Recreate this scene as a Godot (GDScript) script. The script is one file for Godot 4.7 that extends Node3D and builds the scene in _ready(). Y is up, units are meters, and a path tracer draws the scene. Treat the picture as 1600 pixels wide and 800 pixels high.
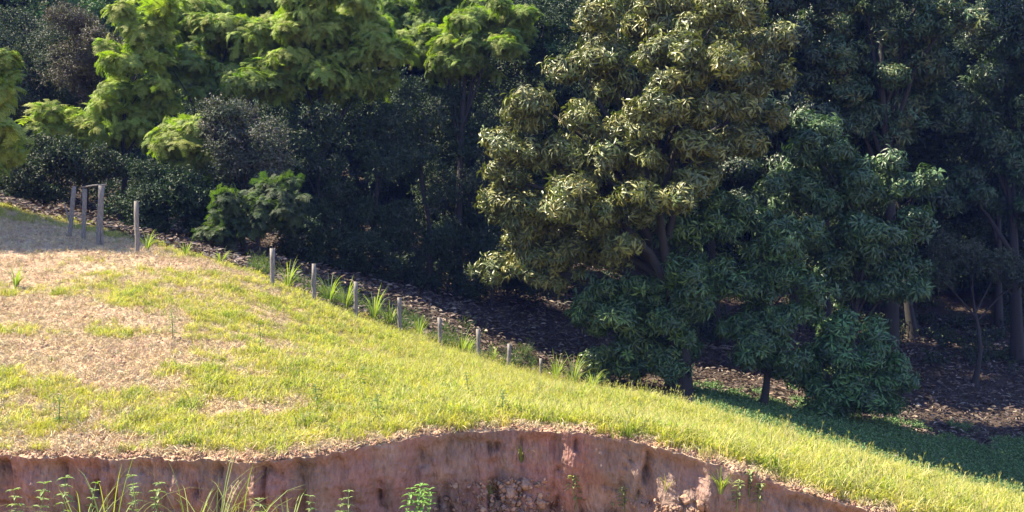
extends Node3D
# Grassy lot with a cut red-earth bank in front, an old wooden fence and a wooded hillside behind.
# y up, metres; the camera stands at the origin and looks along -z. "d" below is the distance along -z.

const F := 1700.0            # focal length in pixels of a 1600 x 800 picture
var rng := RandomNumberGenerator.new()
var nz := FastNoiseLite.new()      # broad noise, frequency 1
var nf := FastNoiseLite.new()      # cellular noise, frequency 1
var taken := {}
var M := {}
var MESH := {}
var hgrid := PackedFloat32Array()
const HX0 := -72.0
const HD0 := -24.0
const HNX := 145
const HND := 170


func _ready() -> void:
	# ---------------------------------------------------------------- camera, sky, sun
	var cam := Camera3D.new()
	cam.name = "camera"
	cam.fov = rad_to_deg(2.0 * atan(400.0 / F))
	cam.far = 600.0
	cam.near = 0.05
	add_child(cam)
	cam.current = true
	var env := Environment.new()
	env.background_mode = Environment.BG_SKY
	var sky := Sky.new()
	var sm := ProceduralSkyMaterial.new()
	sm.sky_top_color = Color(0.42, 0.53, 0.76)
	sm.sky_horizon_color = Color(0.74, 0.79, 0.88)
	sm.ground_bottom_color = Color(0.25, 0.24, 0.2)
	sm.ground_horizon_color = Color(0.6, 0.65, 0.7)
	sm.sky_curve = 0.2
	sky.sky_material = sm
	env.sky = sky
	env.background_energy_multiplier = 0.8
	env.tonemap_mode = Environment.TONE_MAPPER_LINEAR
	env.tonemap_exposure = 4.15
	env.fog_enabled = true
	env.fog_density = 0.0002
	env.fog_light_color = Color(0.44, 0.56, 1.0)
	env.sdfgi_enabled = true
	env.ssao_enabled = true
	env.ssil_enabled = true
	var we := WorldEnvironment.new()
	we.name = "world_environment"
	we.environment = env
	add_child(we)
	var sun := DirectionalLight3D.new()
	sun.name = "sun"
	sun.light_energy = 1.6
	sun.light_angular_distance = 0.5
	sun.light_color = Color(1.0, 0.95, 0.84)
	sun.shadow_enabled = true
	sun.basis = Basis.looking_at(-Vector3(-0.57, 0.80, -0.06).normalized(), Vector3.UP)
	add_child(sun)

	rng.seed = 20
	nz.seed = 3
	nz.frequency = 1.0
	nz.fractal_octaves = 3
	nf.seed = 8
	nf.noise_type = FastNoiseLite.TYPE_CELLULAR
	nf.frequency = 1.0
	nf.cellular_return_type = FastNoiseLite.RETURN_DISTANCE2_SUB
	make_materials()
	make_heights()
	make_meshes()
	build_ground()
	build_trees()
	build_fence()
	build_grass()
	build_forest_floor()
	build_plants()
	build_clods()


# -------------------------------------------------------------------- helpers
func at(px: float, py: float, d: float) -> Vector3:
	return Vector3((px - 800.0) / F * d, (400.0 - py) / F * d, -d)


func numbered(called: String) -> String:
	var n: int = taken.get(called, 0)
	taken[called] = n + 1
	return called if n == 0 else "%s_%03d" % [called, n]


func tag(o: Node, label: String, category: String, group := "", kind := "") -> void:
	if label:
		o.set_meta("label", label)
	if category:
		o.set_meta("category", category)
	if group:
		o.set_meta("group", group)
	if kind:
		o.set_meta("kind", kind)


func thing(called: String, where: Vector3, label: String, category: String, group := "") -> Node3D:
	var o := Node3D.new()
	o.name = numbered(called)
	o.position = where
	add_child(o)
	tag(o, label, category, group)
	return o


func part(called: String, mesh: Mesh, mat: Material, parent: Node3D) -> MeshInstance3D:
	var o := MeshInstance3D.new()
	o.name = called if parent != self else numbered(called)
	o.mesh = mesh
	o.material_override = mat
	parent.add_child(o, true)
	return o


func scatter(called: String, mesh: Mesh, mat: Material, buf: PackedFloat32Array, parent: Node3D) -> MultiMeshInstance3D:
	var mm := MultiMesh.new()
	mm.transform_format = MultiMesh.TRANSFORM_3D
	mm.use_colors = true
	mm.mesh = mesh
	mm.instance_count = buf.size() / 16
	mm.buffer = buf
	var o := MultiMeshInstance3D.new()
	o.name = called if parent != self else numbered(called)
	o.multimesh = mm
	o.material_override = mat
	parent.add_child(o, true)
	return o


func push(buf: PackedFloat32Array, b: Basis, p: Vector3, c: Color) -> void:
	buf.append_array(PackedFloat32Array([b.x.x, b.y.x, b.z.x, p.x, b.x.y, b.y.y, b.z.y, p.y, b.x.z, b.y.z, b.z.z, p.z, c.r, c.g, c.b, 1.0]))


func axis_basis(up: Vector3, turn: float, s: float) -> Basis:
	var y := up.normalized()
	var x := y.cross(Vector3(0.31, 0.2, 0.93)).normalized()
	var b := Basis(x, y, x.cross(y))
	return (Basis(y, turn) * b).scaled(Vector3(s, s, s))


func rdir() -> Vector3:
	var z := rng.randf_range(-1, 1)
	var a := rng.randf() * TAU
	var r := sqrt(1.0 - z * z)
	return Vector3(r * cos(a), z, r * sin(a))


func vary(c: Color, v: float, hue := 0.12) -> Color:
	var k := 1.0 + rng.randf_range(-v, v)
	return Color(c.r * k * (1.0 + rng.randf_range(-hue, hue)), c.g * k, c.b * k * (1.0 + rng.randf_range(-hue, hue)))


# -------------------------------------------------------------------- materials
func grain(freq: float, lo: float, hi: float, octaves := 5, sd := 1) -> NoiseTexture2D:
	var n := FastNoiseLite.new()
	n.seed = sd
	n.frequency = freq
	n.fractal_octaves = octaves
	var t := NoiseTexture2D.new()
	t.width = 512
	t.height = 512
	t.seamless = true
	t.noise = n
	var g := Gradient.new()
	g.set_color(0, Color(lo, lo, lo))
	g.set_color(1, Color(hi, hi, hi))
	t.color_ramp = g
	return t


func bump(freq: float, octaves: int, sd: int) -> NoiseTexture2D:
	var n := FastNoiseLite.new()
	n.seed = sd
	n.frequency = freq
	n.fractal_octaves = octaves
	var t := NoiseTexture2D.new()
	t.width = 512
	t.height = 512
	t.seamless = true
	t.noise = n
	return t


func leafy(called: String, rough: float, back: Color, spec := 0.5) -> StandardMaterial3D:
	var m := StandardMaterial3D.new()
	m.resource_name = called
	m.vertex_color_use_as_albedo = true
	m.roughness = rough
	m.metallic_specular = spec
	m.cull_mode = BaseMaterial3D.CULL_DISABLED
	m.backlight_enabled = true
	m.backlight = back
	return m


func make_materials() -> void:
	var soil := StandardMaterial3D.new()
	soil.resource_name = "soil"
	soil.vertex_color_use_as_albedo = true
	soil.roughness = 0.95
	soil.metallic_specular = 0.2
	soil.albedo_texture = grain(0.02, 0.7, 1.0, 6, 5)
	soil.uv1_triplanar = true
	soil.uv1_world_triplanar = true
	soil.uv1_scale = Vector3(0.7, 0.7, 0.7)
	soil.heightmap_enabled = true
	soil.heightmap_texture = bump(0.03, 6, 9)
	soil.heightmap_scale = 5.0
	M.soil = soil
	var cut: StandardMaterial3D = soil.duplicate()
	cut.resource_name = "cut_earth"
	cut.uv1_scale = Vector3(1.3, 0.55, 1.3)
	cut.heightmap_scale = 4.0
	M.cut = cut
	M.mango = leafy("mango_leaf", 0.42, Color(0.55, 0.62, 0.25), 0.5)
	M.feather = leafy("pinnate_leaf", 0.6, Color(0.85, 1.0, 0.35), 0.35)
	M.broad = leafy("broad_leaf", 0.6, Color(0.5, 0.6, 0.25), 0.35)
	M.grass = leafy("grass_blade", 0.6, Color(0.95, 1.0, 0.45), 0.3)
	M.litter = leafy("dry_leaf", 0.8, Color(0.25, 0.2, 0.15), 0.3)
	var bark := StandardMaterial3D.new()
	bark.resource_name = "bark"
	bark.albedo_color = Color(0.05, 0.042, 0.036).linear_to_srgb()
	bark.albedo_texture = grain(0.03, 0.5, 1.0, 5, 11)
	bark.uv1_triplanar = true
	bark.uv1_scale = Vector3(2.5, 0.6, 2.5)
	bark.roughness = 0.9
	bark.heightmap_enabled = true
	bark.heightmap_texture = bump(0.04, 5, 12)
	bark.heightmap_scale = 2.0
	M.bark = bark
	var wood: StandardMaterial3D = bark.duplicate()
	wood.resource_name = "weathered_wood"
	wood.albedo_color = Color(0.34, 0.30, 0.26).linear_to_srgb()
	wood.albedo_texture = grain(0.02, 0.45, 1.0, 5, 14)
	wood.uv1_scale = Vector3(6.0, 0.5, 6.0)
	wood.heightmap_scale = 1.0
	M.wood = wood
	var dead: StandardMaterial3D = wood.duplicate()
	dead.resource_name = "bleached_wood"
	dead.albedo_color = Color(0.48, 0.43, 0.38).linear_to_srgb()
	M.dead = dead


# -------------------------------------------------------------------- terrain heights
func make_heights() -> void:
	var pts := []      # Vector3(x, d, h)
	for a in [[-300, 706, 13.5], [0, 710, 13.5], [200, 712, 13.5], [400, 716, 13.0], [540, 700, 13.4], [650, 682, 14.0], [780, 664, 14.5], [900, 668, 14.3],
			[1000, 681, 14.0], [1100, 716, 13.7], [1200, 746, 13.5], [1300, 776, 13.3], [1400, 803, 13.2], [1500, 832, 13.1], [1700, 885, 13.0],
			[-300, 250, 34], [0, 328, 34], [0, 460, 24], [0, 580, 17.5], [200, 378, 32], [200, 490, 22], [400, 432, 30], [400, 560, 19],
			[425, 445, 28], [490, 474, 29.4], [556, 500, 30.8], [624, 522, 32.3], [687, 548, 33.7], [747, 566, 35.1], [795, 582, 36.6], [845, 597, 38],
			[1000, 622, 24], [1200, 688, 20], [1400, 743, 19], [1600, 796, 17.5], [1000, 637, 30], [1200, 702, 26], [1400, 756, 25], [1600, 815, 23], [1100, 640, 34], [700, 600, 21],
			[1500, 700, 39], [1500, 735, 36], [1500, 760, 33], [1600, 742, 36], [1600, 778, 33], [1400, 742, 31], [1400, 715, 35], [1400, 690, 37.5], [1300, 665, 38], [1300, 693, 35], [1100, 618, 39], [1000, 606, 39],
			[1500, 600, 45], [1500, 520, 54], [1200, 540, 48], [1000, 510, 48], [800, 472, 47], [650, 442, 46], [500, 412, 44], [300, 372, 42], [100, 332, 42],
			[700, 505, 40], [500, 440, 37], [800, 614, 25], [700, 579, 26], [600, 574, 22], [900, 622, 30], [850, 648, 19], [500, 545, 23]]:
		var p := at(a[0], a[1], a[2])
		pts.append(Vector3(p.x, a[2], p.y))
	for a in [[-50, 30, 4], [-30, 14, -1.0], [-30, 45, 5], [30, 20, -6], [40, 50, -4], [-21, 60, 5], [-14, 60, 3.4], [0, 60, 1.4], [14, 60, -1], [28, 60, -2],
			[-30, 80, 10], [0, 80, 7], [30, 80, 6], [-40, 120, 24], [0, 120, 23], [40, 120, 22], [70, 120, 22], [-70, 120, 25], [0, 144, 33], [-70, 60, 11], [70, 60, 0],
			[70, 10, -5], [-70, 0, 2], [30, -22, -3], [12, 13, -4.8], [24, 13, -6], [0, -22, -2.5], [-30, -22, -2], [70, -22, -4]]:
		pts.append(Vector3(a[0], a[1], a[2]))
	var n := pts.size()
	var A := []
	for i in n + 3:
		var row := PackedFloat64Array()
		row.resize(n + 4)
		A.append(row)
	for i in n:
		for j in n:
			var r2: float = (pts[i].x - pts[j].x) ** 2 + (pts[i].y - pts[j].y) ** 2
			A[i][j] = 0.5 * r2 * log(r2) if r2 > 1e-9 else 0.6
		A[i][n] = 1.0
		A[i][n + 1] = pts[i].x
		A[i][n + 2] = pts[i].y
		A[n][i] = 1.0
		A[n + 1][i] = pts[i].x
		A[n + 2][i] = pts[i].y
		A[i][n + 3] = pts[i].z
	var k := n + 3
	for c in k:
		var best := c
		for r in range(c + 1, k):
			if absf(A[r][c]) > absf(A[best][c]):
				best = r
		var tmp = A[c]
		A[c] = A[best]
		A[best] = tmp
		for r in range(c + 1, k):
			var f: float = A[r][c] / A[c][c]
			if f != 0.0:
				for q in range(c, k + 1):
					A[r][q] -= f * A[c][q]
	var w := PackedFloat64Array()
	w.resize(k)
	for c in range(k - 1, -1, -1):
		var s: float = A[c][k]
		for q in range(c + 1, k):
			s -= A[c][q] * w[q]
		w[c] = s / A[c][c]
	hgrid.resize(HNX * HND)
	for j in HND:
		for i in HNX:
			var x := HX0 + i
			var d := HD0 + j
			var s := w[n] + w[n + 1] * x + w[n + 2] * d
			for q in n:
				var p: Vector3 = pts[q]
				var r2 := (x - p.x) * (x - p.x) + (d - p.y) * (d - p.y)
				if r2 > 1e-9:
					s += w[q] * 0.5 * r2 * log(r2)
			hgrid[j * HNX + i] = s


func gy(x: float, d: float) -> float:
	var fx := clampf(x - HX0, 0.0, HNX - 1.001)
	var fd := clampf(d - HD0, 0.0, HND - 1.001)
	var i := int(fx)
	var j := int(fd)
	fx -= i
	fd -= j
	var k := j * HNX + i
	var h := lerpf(lerpf(hgrid[k], hgrid[k + 1], fx), lerpf(hgrid[k + HNX], hgrid[k + HNX + 1], fx), fd)
	return h + 0.045 * nz.get_noise_2d(x * 0.55, d * 0.55) + 0.02 * nz.get_noise_2d(x * 2.3 + 40.0, d * 2.3)


func ground(px: float, py: float, d0 := 9.0) -> Vector3:
	# the point of the ground that lies behind that pixel
	var d := d0
	while d < 110.0:
		var p := at(px, py, d)
		if p.y < gy(p.x, d) and d > edge_d(p.x):
			return Vector3(p.x, gy(p.x, d), -d)
		d += 0.05 + d * 0.002
	return at(px, py, 110.0)


func foot(px: float, d: float) -> Vector3:
	var x := (px - 800.0) / F * d
	return Vector3(x, gy(x, d), -d)


const EDGE := [[-80, 13.6], [-6.35, 13.5], [-4.76, 13.5], [-3.06, 13.0], [-2.05, 13.4], [-1.24, 14.0], [-0.17, 14.5], [0.84, 14.3], [1.65, 14.0], [2.42, 13.7], [3.18, 13.5], [3.91, 13.3], [4.66, 13.2], [5.39, 13.1], [7.0, 13.0], [80.0, 13.0]]
func edge_d(x: float) -> float:
	var e := 0.0
	for i in EDGE.size() - 1:
		if x <= EDGE[i + 1][0] or i == EDGE.size() - 2:
			e = lerpf(EDGE[i][1], EDGE[i + 1][1], clampf((x - EDGE[i][0]) / (EDGE[i + 1][0] - EDGE[i][0]), 0.0, 1.0))
			break
	return e + 0.11 * nz.get_noise_2d(x * 0.9, 7.0) + 0.07 * nz.get_noise_2d(x * 3.1, 17.0) + 0.035 * nz.get_noise_2d(x * 9.0, 27.0)


var bare := []   # Vector3(x, d, 0), radii x and d, strength
func bareness(x: float, d: float) -> float:
	var s := 0.0
	for b in bare:
		var q: float = ((x - b[0]) / b[2]) ** 2 + ((d - b[1]) / b[3]) ** 2
		if q < 4.0:
			s = maxf(s, b[4] * (1.0 - smoothstep(0.35, 1.6, q + 0.9 * nz.get_noise_2d(x * 0.8, d * 0.8) + 0.5 * nz.get_noise_2d(x * 3.0, d * 3.0))))
	return s


func grass_limit(x: float) -> float:
	# how far back the open grass goes before the leaf litter under the trees begins
	var L := [[-80, 37], [-14, 35.0], [-9, 32.0], [-6, 30.6], [-2.5, 34.6], [1, 39], [3, 37.0], [4.5, 32.0], [6.5, 27.0], [9, 24.0], [12, 22.5], [80, 22]]
	for i in L.size() - 1:
		if x <= L[i + 1][0]:
			return lerpf(L[i][1], L[i + 1][1], (x - L[i][0]) / (L[i + 1][0] - L[i][0]))
	return 22.0


# -------------------------------------------------------------------- ground and bank
func build_ground() -> void:
	for b in [[60, 372, 3.6, 2.6, 1.0], [210, 402, 2.6, 1.5, 1.0], [330, 418, 1.6, 1.0, 0.8], [-80, 400, 4.0, 3.0, 1.0], [20, 476, 1.5, 1.1, 1.0], [120, 496, 2.2, 1.3, 1.0],
			[190, 560, 1.1, 1.5, 1.0], [200, 600, 0.8, 0.7, 0.7], [95, 540, 1.3, 0.9, 0.8], [300, 540, 1.0, 0.6, 0.7], [450, 545, 1.2, 0.7, 0.6], [-40, 560, 2, 1.2, 0.6], [420, 640, 1.0, 0.5, 0.5], [180, 690, 0.9, 0.4, 0.7], [600, 560, 1.0, 0.7, 0.4]]:
		var g := ground(b[0], b[1])
		bare.append([g.x, -g.z, b[2], b[3], b[4]])
	var xs := PackedFloat32Array()
	var x := -70.0
	while x < 70.0:
		xs.append(x)
		x += 0.055 if x > -9.5 and x < 6.5 else (0.25 if x > -16 and x < 16 else 1.2)
	var ts := PackedFloat32Array()
	var t := 0.0
	while t < 128.0:
		ts.append(t)
		t += 0.05 + t * 0.016 if t > 0.02 else 0.02
	# upper ground: from the lip of the bank to the top of the hill
	var st := SurfaceTool.new()
	st.begin(Mesh.PRIMITIVE_TRIANGLES)
	var red := Color(0.44, 0.285, 0.19)
	var pale := Color(0.54, 0.395, 0.26)
	var thatch := Color(0.36, 0.28, 0.13)
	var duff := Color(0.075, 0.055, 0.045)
	for i in xs.size():
		var e := edge_d(xs[i])
		for tt in ts:
			var d := e + tt
			var y := gy(xs[i], d)
			var lip := 1.0 - smoothstep(0.0, 0.35, tt)
			y += lip * 0.035 * nz.get_noise_2d(xs[i] * 7.0, d * 7.0) - 0.05 * (1.0 - smoothstep(0.0, 0.12, tt))
			var br := bareness(xs[i], d)
			y += (0.3 + 0.7 * br) * 0.025 * nz.get_noise_2d(xs[i] * 4.5, d * 4.5)
			var soilc := red.lerp(pale, clampf(0.5 + 0.9 * nz.get_noise_2d(xs[i] * 0.5 + 9.0, d * 0.5), 0, 1))
			var patch := clampf(0.55 + 0.9 * nz.get_noise_2d(xs[i] * 1.3, d * 1.3 + 55.0), 0, 1)
			var c := thatch.lerp(soilc, maxf(maxf(br, lip), patch * 0.6))
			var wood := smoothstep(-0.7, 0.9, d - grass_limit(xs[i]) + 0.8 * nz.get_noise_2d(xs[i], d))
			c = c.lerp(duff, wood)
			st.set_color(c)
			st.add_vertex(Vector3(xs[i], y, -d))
	var n := ts.size()
	for i in xs.size() - 1:
		for j in n - 1:
			var a := i * n + j
			for q in [a, a + 1, a + n + 1, a, a + n + 1, a + n]:
				st.add_index(q)
	st.generate_normals()
	tag(part("ground", st.commit(), M.soil, self), "sunlit grassy slope with bare reddish patches rising to the wood", "", "", "structure")
	# the cut face of the bank
	st = SurfaceTool.new()
	st.begin(Mesh.PRIMITIVE_TRIANGLES)
	var rows := 64
	var bx := PackedFloat32Array()
	for xx in xs:
		if xx > -40.0 and xx < 40.0:
			bx.append(xx)
	for xx in bx:
		for r in rows + 1:
			var v := float(r) / rows
			var p := bank_point(xx, v)
			var stain := clampf(0.5 + 1.1 * nz.get_noise_3d(p.x * 0.9, p.y * 0.7, 4.0), 0, 1)
			var c := Color(0.36, 0.19, 0.155).lerp(Color(0.27, 0.20, 0.165), stain)
			c = c.lerp(Color(0.20, 0.145, 0.12), clampf(2.2 * nz.get_noise_3d(p.x * 2.6, p.y * 0.8, 9.0) - 0.25, 0, 1))
			c = c.lerp(Color(0.40, 0.27, 0.21), clampf(1.8 * nz.get_noise_3d(p.x * 1.7, p.y * 1.3, 31.0) - 0.2, 0, 1))
			st.set_color(c)
			st.add_vertex(p)
	n = rows + 1
	for i in bx.size() - 1:
		for j in rows:
			var a := i * n + j
			for q in [a, a + n + 1, a + 1, a, a + n, a + n + 1]:
				st.add_index(q)
	st.generate_normals()
	tag(part("earth_bank", st.commit(), M.cut, self), "cut face of reddish brown earth below the grassy lip", "", "", "structure")
	# the lower ground in front of the bank
	st = SurfaceTool.new()
	st.begin(Mesh.PRIMITIVE_TRIANGLES)
	n = 40
	for i in xs.size():
		for j in n + 1:
			var d := lerpf(edge_d(xs[i]) + 0.3, -23.0, (float(j) / n) ** 1.6)
			st.set_color(red.lerp(thatch, clampf(0.5 + nz.get_noise_2d(xs[i], d), 0, 1)))
			st.add_vertex(Vector3(xs[i], low_y(xs[i], d), -d))
	for i in xs.size() - 1:
		for j in n:
			var a := i * (n + 1) + j
			for q in [a, a + n + 2, a + 1, a, a + n + 1, a + n + 2]:
				st.add_index(q)
	st.generate_normals()
	tag(part("lower_ground", st.commit(), M.soil, self), "weedy lower ground at the foot of the bank", "", "", "structure")


func low_y(x: float, d: float) -> float:
	return -3.62 - 0.16 * clampf(x - 1.0, 0.0, 14.0) + 0.06 * nz.get_noise_2d(x * 0.8 + 5.0, d * 0.8)


func bank_foot(x: float) -> float:
	return -3.9 - 0.16 * clampf(x - 1.0, 0.0, 14.0)


func bank_point(x: float, v: float) -> Vector3:
	# v 0 at the lip, 1 below the lower ground; rubble has slipped down in two places
	var e := edge_d(x)
	var top := gy(x, e) - 0.05 + 0.035 * nz.get_noise_2d(x * 7.0, e * 7.0) + 0.025 * 0.3 * nz.get_noise_2d(x * 4.5, e * 4.5)
	var y := lerpf(top, bank_foot(x), v)
	var k := smoothstep(0.0, 0.10, v)
	var o := -0.34 * smoothstep(0.0, 0.9, v)
	o += k * 0.11 * nz.get_noise_2d(x * 1.1, y * 0.35 + 3.0)
	o += k * 0.10 * nz.get_noise_2d(x * 3.2, y * 0.7 + 13.0)
	o += k * 0.035 * nz.get_noise_2d(x * 12.0, y * 1.6) + k * 0.02 * nz.get_noise_2d(x * 15.0, y * 11.0)
	var crack := nf.get_noise_2d(x * 2.3 + 0.10 * nz.get_noise_2d(x * 2.0, y * 1.5), y * 0.8)
	o -= k * 0.11 * (1.0 - smoothstep(-0.99, -0.88, crack))
	var gully := absf(nz.get_noise_2d(x * 1.25 + 0.05 * nz.get_noise_2d(x * 2.0, y * 1.6), y * 0.16 + 50.0))
	o -= k * 0.26 * (1.0 - smoothstep(0.0, 0.09, gully)) * clampf(0.55 + 0.9 * nz.get_noise_2d(x * 0.7 + 90.0, y * 1.4), 0.0, 1.0)
	o -= 0.06 * k * (1.0 - smoothstep(0.1, 0.3, v))
	for m in [[-0.10, 0.5, -3.0, 0.45], [2.2, 0.3, -3.05, 0.4]]:
		var w := exp(-((x - m[0]) / m[1]) ** 2)
		o += w * maxf(0.0, m[2] - y + 0.2 + 0.1 * nz.get_noise_2d(x * 5.0, y * 5.0)) * m[3] * (1.0 + 0.3 * nz.get_noise_2d(x * 6.0, y * 6.0))
	return Vector3(x, y, -e + o)


# -------------------------------------------------------------------- leaf, blade and wood shapes
func leaf(st: SurfaceTool, p: Vector3, dir: Vector3, side: Vector3, length: float, width: float, droop: float, fold := 0.25) -> void:
	# a pointed leaf of two bent halves; dir along the leaf, side across it
	var up := side.cross(dir).normalized()
	var a := p + dir * length * 0.38 - Vector3.UP * droop * length * 0.12
	var b := p + dir * length * 0.72 - Vector3.UP * droop * length * 0.4
	var tip := p + dir * length - Vector3.UP * droop * length * 0.85
	var al := a - side * width * 0.5 + up * width * fold
	var ar := a + side * width * 0.5 + up * width * fold
	var bl := b - side * width * 0.4 + up * width * fold * 0.8
	var bR := b + side * width * 0.4 + up * width * fold * 0.8
	for v in [p, al, a, p, a, ar, al, bl, b, al, b, a, a, b, bR, a, bR, ar, bl, tip, b, b, tip, bR]:
		st.add_vertex(v)


func whorl(count: int, length: float, width: float, droop: float, spread: float, sd: int, inner := 0.12) -> ArrayMesh:
	rng.seed = sd
	var st := SurfaceTool.new()
	st.begin(Mesh.PRIMITIVE_TRIANGLES)
	for i in count:
		var a := TAU * i * 0.381966 + rng.randf_range(-0.3, 0.3)
		var el := rng.randf_range(-0.5, 1.0) * spread
		var dir := Vector3(cos(a) * cos(el), sin(el), sin(a) * cos(el))
		var side := dir.cross(Vector3(rng.randf_range(-0.4, 0.4), 1, rng.randf_range(-0.4, 0.4))).normalized()
		leaf(st, Vector3(0, rng.randf_range(-inner, inner), 0) + dir * 0.03, dir, side, length * rng.randf_range(0.7, 1.15), width * rng.randf_range(0.8, 1.15), droop * rng.randf_range(0.4, 1.3))
	return st.commit()


func sprig(count: int, length: float, width: float, reach: float, sd: int) -> ArrayMesh:
	# many small leaves along a few thin twigs
	rng.seed = sd
	var st := SurfaceTool.new()
	st.begin(Mesh.PRIMITIVE_TRIANGLES)
	for k in 5:
		var a := TAU * k / 5.0 + rng.randf_range(-0.5, 0.5)
		var el := rng.randf_range(-0.3, 1.1)
		var axis := Vector3(cos(a) * cos(el), sin(el), sin(a) * cos(el))
		for i in count:
			var f := (i + 0.5) / count
			var p := axis * reach * f - Vector3.UP * f * f * 0.25 * reach
			var dir := (axis * 0.6 + rdir()).normalized()
			leaf(st, p, dir, dir.cross(rdir()).normalized(), length * rng.randf_range(0.7, 1.2), width, rng.randf_range(0.1, 0.7))
	return st.commit()


func frond_spray(fronds: int, length: float, sd: int) -> ArrayMesh:
	# feathery pinnate leaves: narrow leaflets in pairs along a drooping midrib
	rng.seed = sd
	var st := SurfaceTool.new()
	st.begin(Mesh.PRIMITIVE_TRIANGLES)
	for k in fronds:
		var a := TAU * k / fronds + rng.randf_range(-0.4, 0.4)
		var el := rng.randf_range(-0.1, 0.8)
		var dir := Vector3(cos(a) * cos(el), sin(el), sin(a) * cos(el))
		var side := dir.cross(Vector3.UP).normalized()
		var ln := length * rng.randf_range(0.75, 1.2)
		var n := 13
		for i in n:
			var f := (i + 1.0) / n
			var p := dir * ln * f - Vector3.UP * ln * 0.55 * f * f
			var tang := (dir - Vector3.UP * 1.1 * f).normalized()
			for s in [-1.0, 1.0]:
				var q: Vector3 = (side * s + tang * 0.45 - Vector3.UP * rng.randf_range(0.05, 0.45)).normalized()
				var l2 := ln * 0.36 * (1.0 - 0.5 * absf(f - 0.45)) * rng.randf_range(0.85, 1.1)
				var across := tang * ln * 0.021
				for v in [p - across, p + q * l2 * 0.6 + across, p + q * l2 * 0.6 - across, p - across, p + across, p + q * l2 * 0.6 + across, p + q * l2 * 0.6 - across, p + q * l2 * 0.6 + across, p + q * l2]:
					st.add_vertex(v)
		for s in [-1.0, 1.0]:
			for v in [Vector3.ZERO, dir * ln - Vector3.UP * ln * 0.55, dir * ln * 0.5 - Vector3.UP * ln * 0.13 + side * 0.006 * s]:
				st.add_vertex(v)
	return st.commit()


func tuft(blades: int, height: float, width: float, lean: float, radius: float, sd: int, seedheads := 0) -> ArrayMesh:
	rng.seed = sd
	var st := SurfaceTool.new()
	st.begin(Mesh.PRIMITIVE_TRIANGLES)
	for i in blades:
		var a := rng.randf() * TAU
		var out := Vector3(cos(a), 0, sin(a))
		var p := Vector3(rng.randf_range(-1, 1), 0, rng.randf_range(-1, 1)) * radius
		p.y = -0.02
		var h := height * rng.randf_range(0.5, 1.15)
		var l := lean * rng.randf_range(0.2, 1.2)
		var side := out.cross(Vector3.UP).rotated(Vector3.UP, rng.randf_range(-0.7, 0.7)) * width * rng.randf_range(0.7, 1.2)
		var p1 := p + Vector3.UP * h * 0.5 + out * h * l * 0.2
		var p2 := p + Vector3.UP * h * (0.85 - 0.2 * l) + out * h * l * 0.6
		var p3 := p + Vector3.UP * h * (1.0 - 0.45 * l) + out * h * l * 1.0
		for v in [p - side * 0.7, p1 - side, p1 + side, p - side * 0.7, p1 + side, p + side * 0.7, p1 - side, p2 - side * 0.7, p2 + side * 0.7, p1 - side, p2 + side * 0.7, p1 + side, p2 - side * 0.7, p3, p2 + side * 0.7]:
			st.add_vertex(v)
	for i in seedheads:
		var a := rng.randf() * TAU
		var out := Vector3(cos(a), 0, sin(a))
		var p := Vector3(rng.randf_range(-1, 1), 0, rng.randf_range(-1, 1)) * radius
		var h := height * rng.randf_range(0.9, 1.35)
		var q := p + Vector3.UP * h + out * h * 0.18
		var s := out.cross(Vector3.UP)
		for v in [p - s * 0.002, q - s * 0.002, q + s * 0.002, p - s * 0.002, q + s * 0.002, p + s * 0.002]:
			st.add_vertex(v)
		for j in 4:
			var sp := (out * rng.randf_range(-0.6, 0.9) + s * rng.randf_range(-0.8, 0.8) + Vector3.UP * 0.8).normalized() * 0.07
			var sd2 := sp.cross(Vector3.UP).normalized() * 0.004
			for v in [q - sd2, q + sp, q + sd2]:
				st.add_vertex(v)
	return st.commit()


func tube(points: Array, radii: Array, sides := 7, rough := 0.08) -> ArrayMesh:
	var st := SurfaceTool.new()
	st.begin(Mesh.PRIMITIVE_TRIANGLES)
	st.set_smooth_group(0)
	for i in points.size():
		var dir: Vector3 = (points[mini(i + 1, points.size() - 1)] - points[maxi(i - 1, 0)]).normalized()
		var x := dir.cross(Vector3(0.13, 0.22, 0.97)).normalized()
		var z := dir.cross(x)
		for k in sides:
			var a := TAU * k / sides
			st.add_vertex(points[i] + (x * cos(a) + z * sin(a)) * radii[i] * (1.0 + rng.randf_range(-rough, rough)))
	for i in points.size() - 1:
		for k in sides:
			var a := i * sides + k
			var b := i * sides + (k + 1) % sides
			for q in [a, b, b + sides, a, b + sides, a + sides]:
				st.add_index(q)
	var c := (points.size() - 1) * sides
	for k in range(1, sides - 1):
		for q in [c, c + k, c + k + 1]:
			st.add_index(q)
	st.generate_normals()
	return st.commit()


func make_meshes() -> void:
	MESH.mango = [whorl(15, 0.29, 0.062, 0.75, 0.9, 1), whorl(12, 0.32, 0.065, 0.95, 0.8, 2)]
	MESH.feather = [frond_spray(7, 0.40, 3), frond_spray(6, 0.46, 4)]
	MESH.broad = [sprig(7, 0.125, 0.06, 0.42, 5), sprig(8, 0.11, 0.052, 0.46, 6)]
	MESH.small = [sprig(7, 0.10, 0.05, 0.42, 7), sprig(8, 0.09, 0.045, 0.45, 8)]
	MESH.grass = [tuft(13, 0.24, 0.0060, 0.6, 0.09, 21), tuft(12, 0.31, 0.0062, 0.75, 0.10, 22), tuft(14, 0.17, 0.0055, 0.8, 0.10, 23)]
	MESH.tall = [tuft(13, 0.42, 0.006, 0.8, 0.10, 24, 1), tuft(12, 0.48, 0.006, 0.9, 0.11, 25, 1)]
	rng.seed = 77


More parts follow.
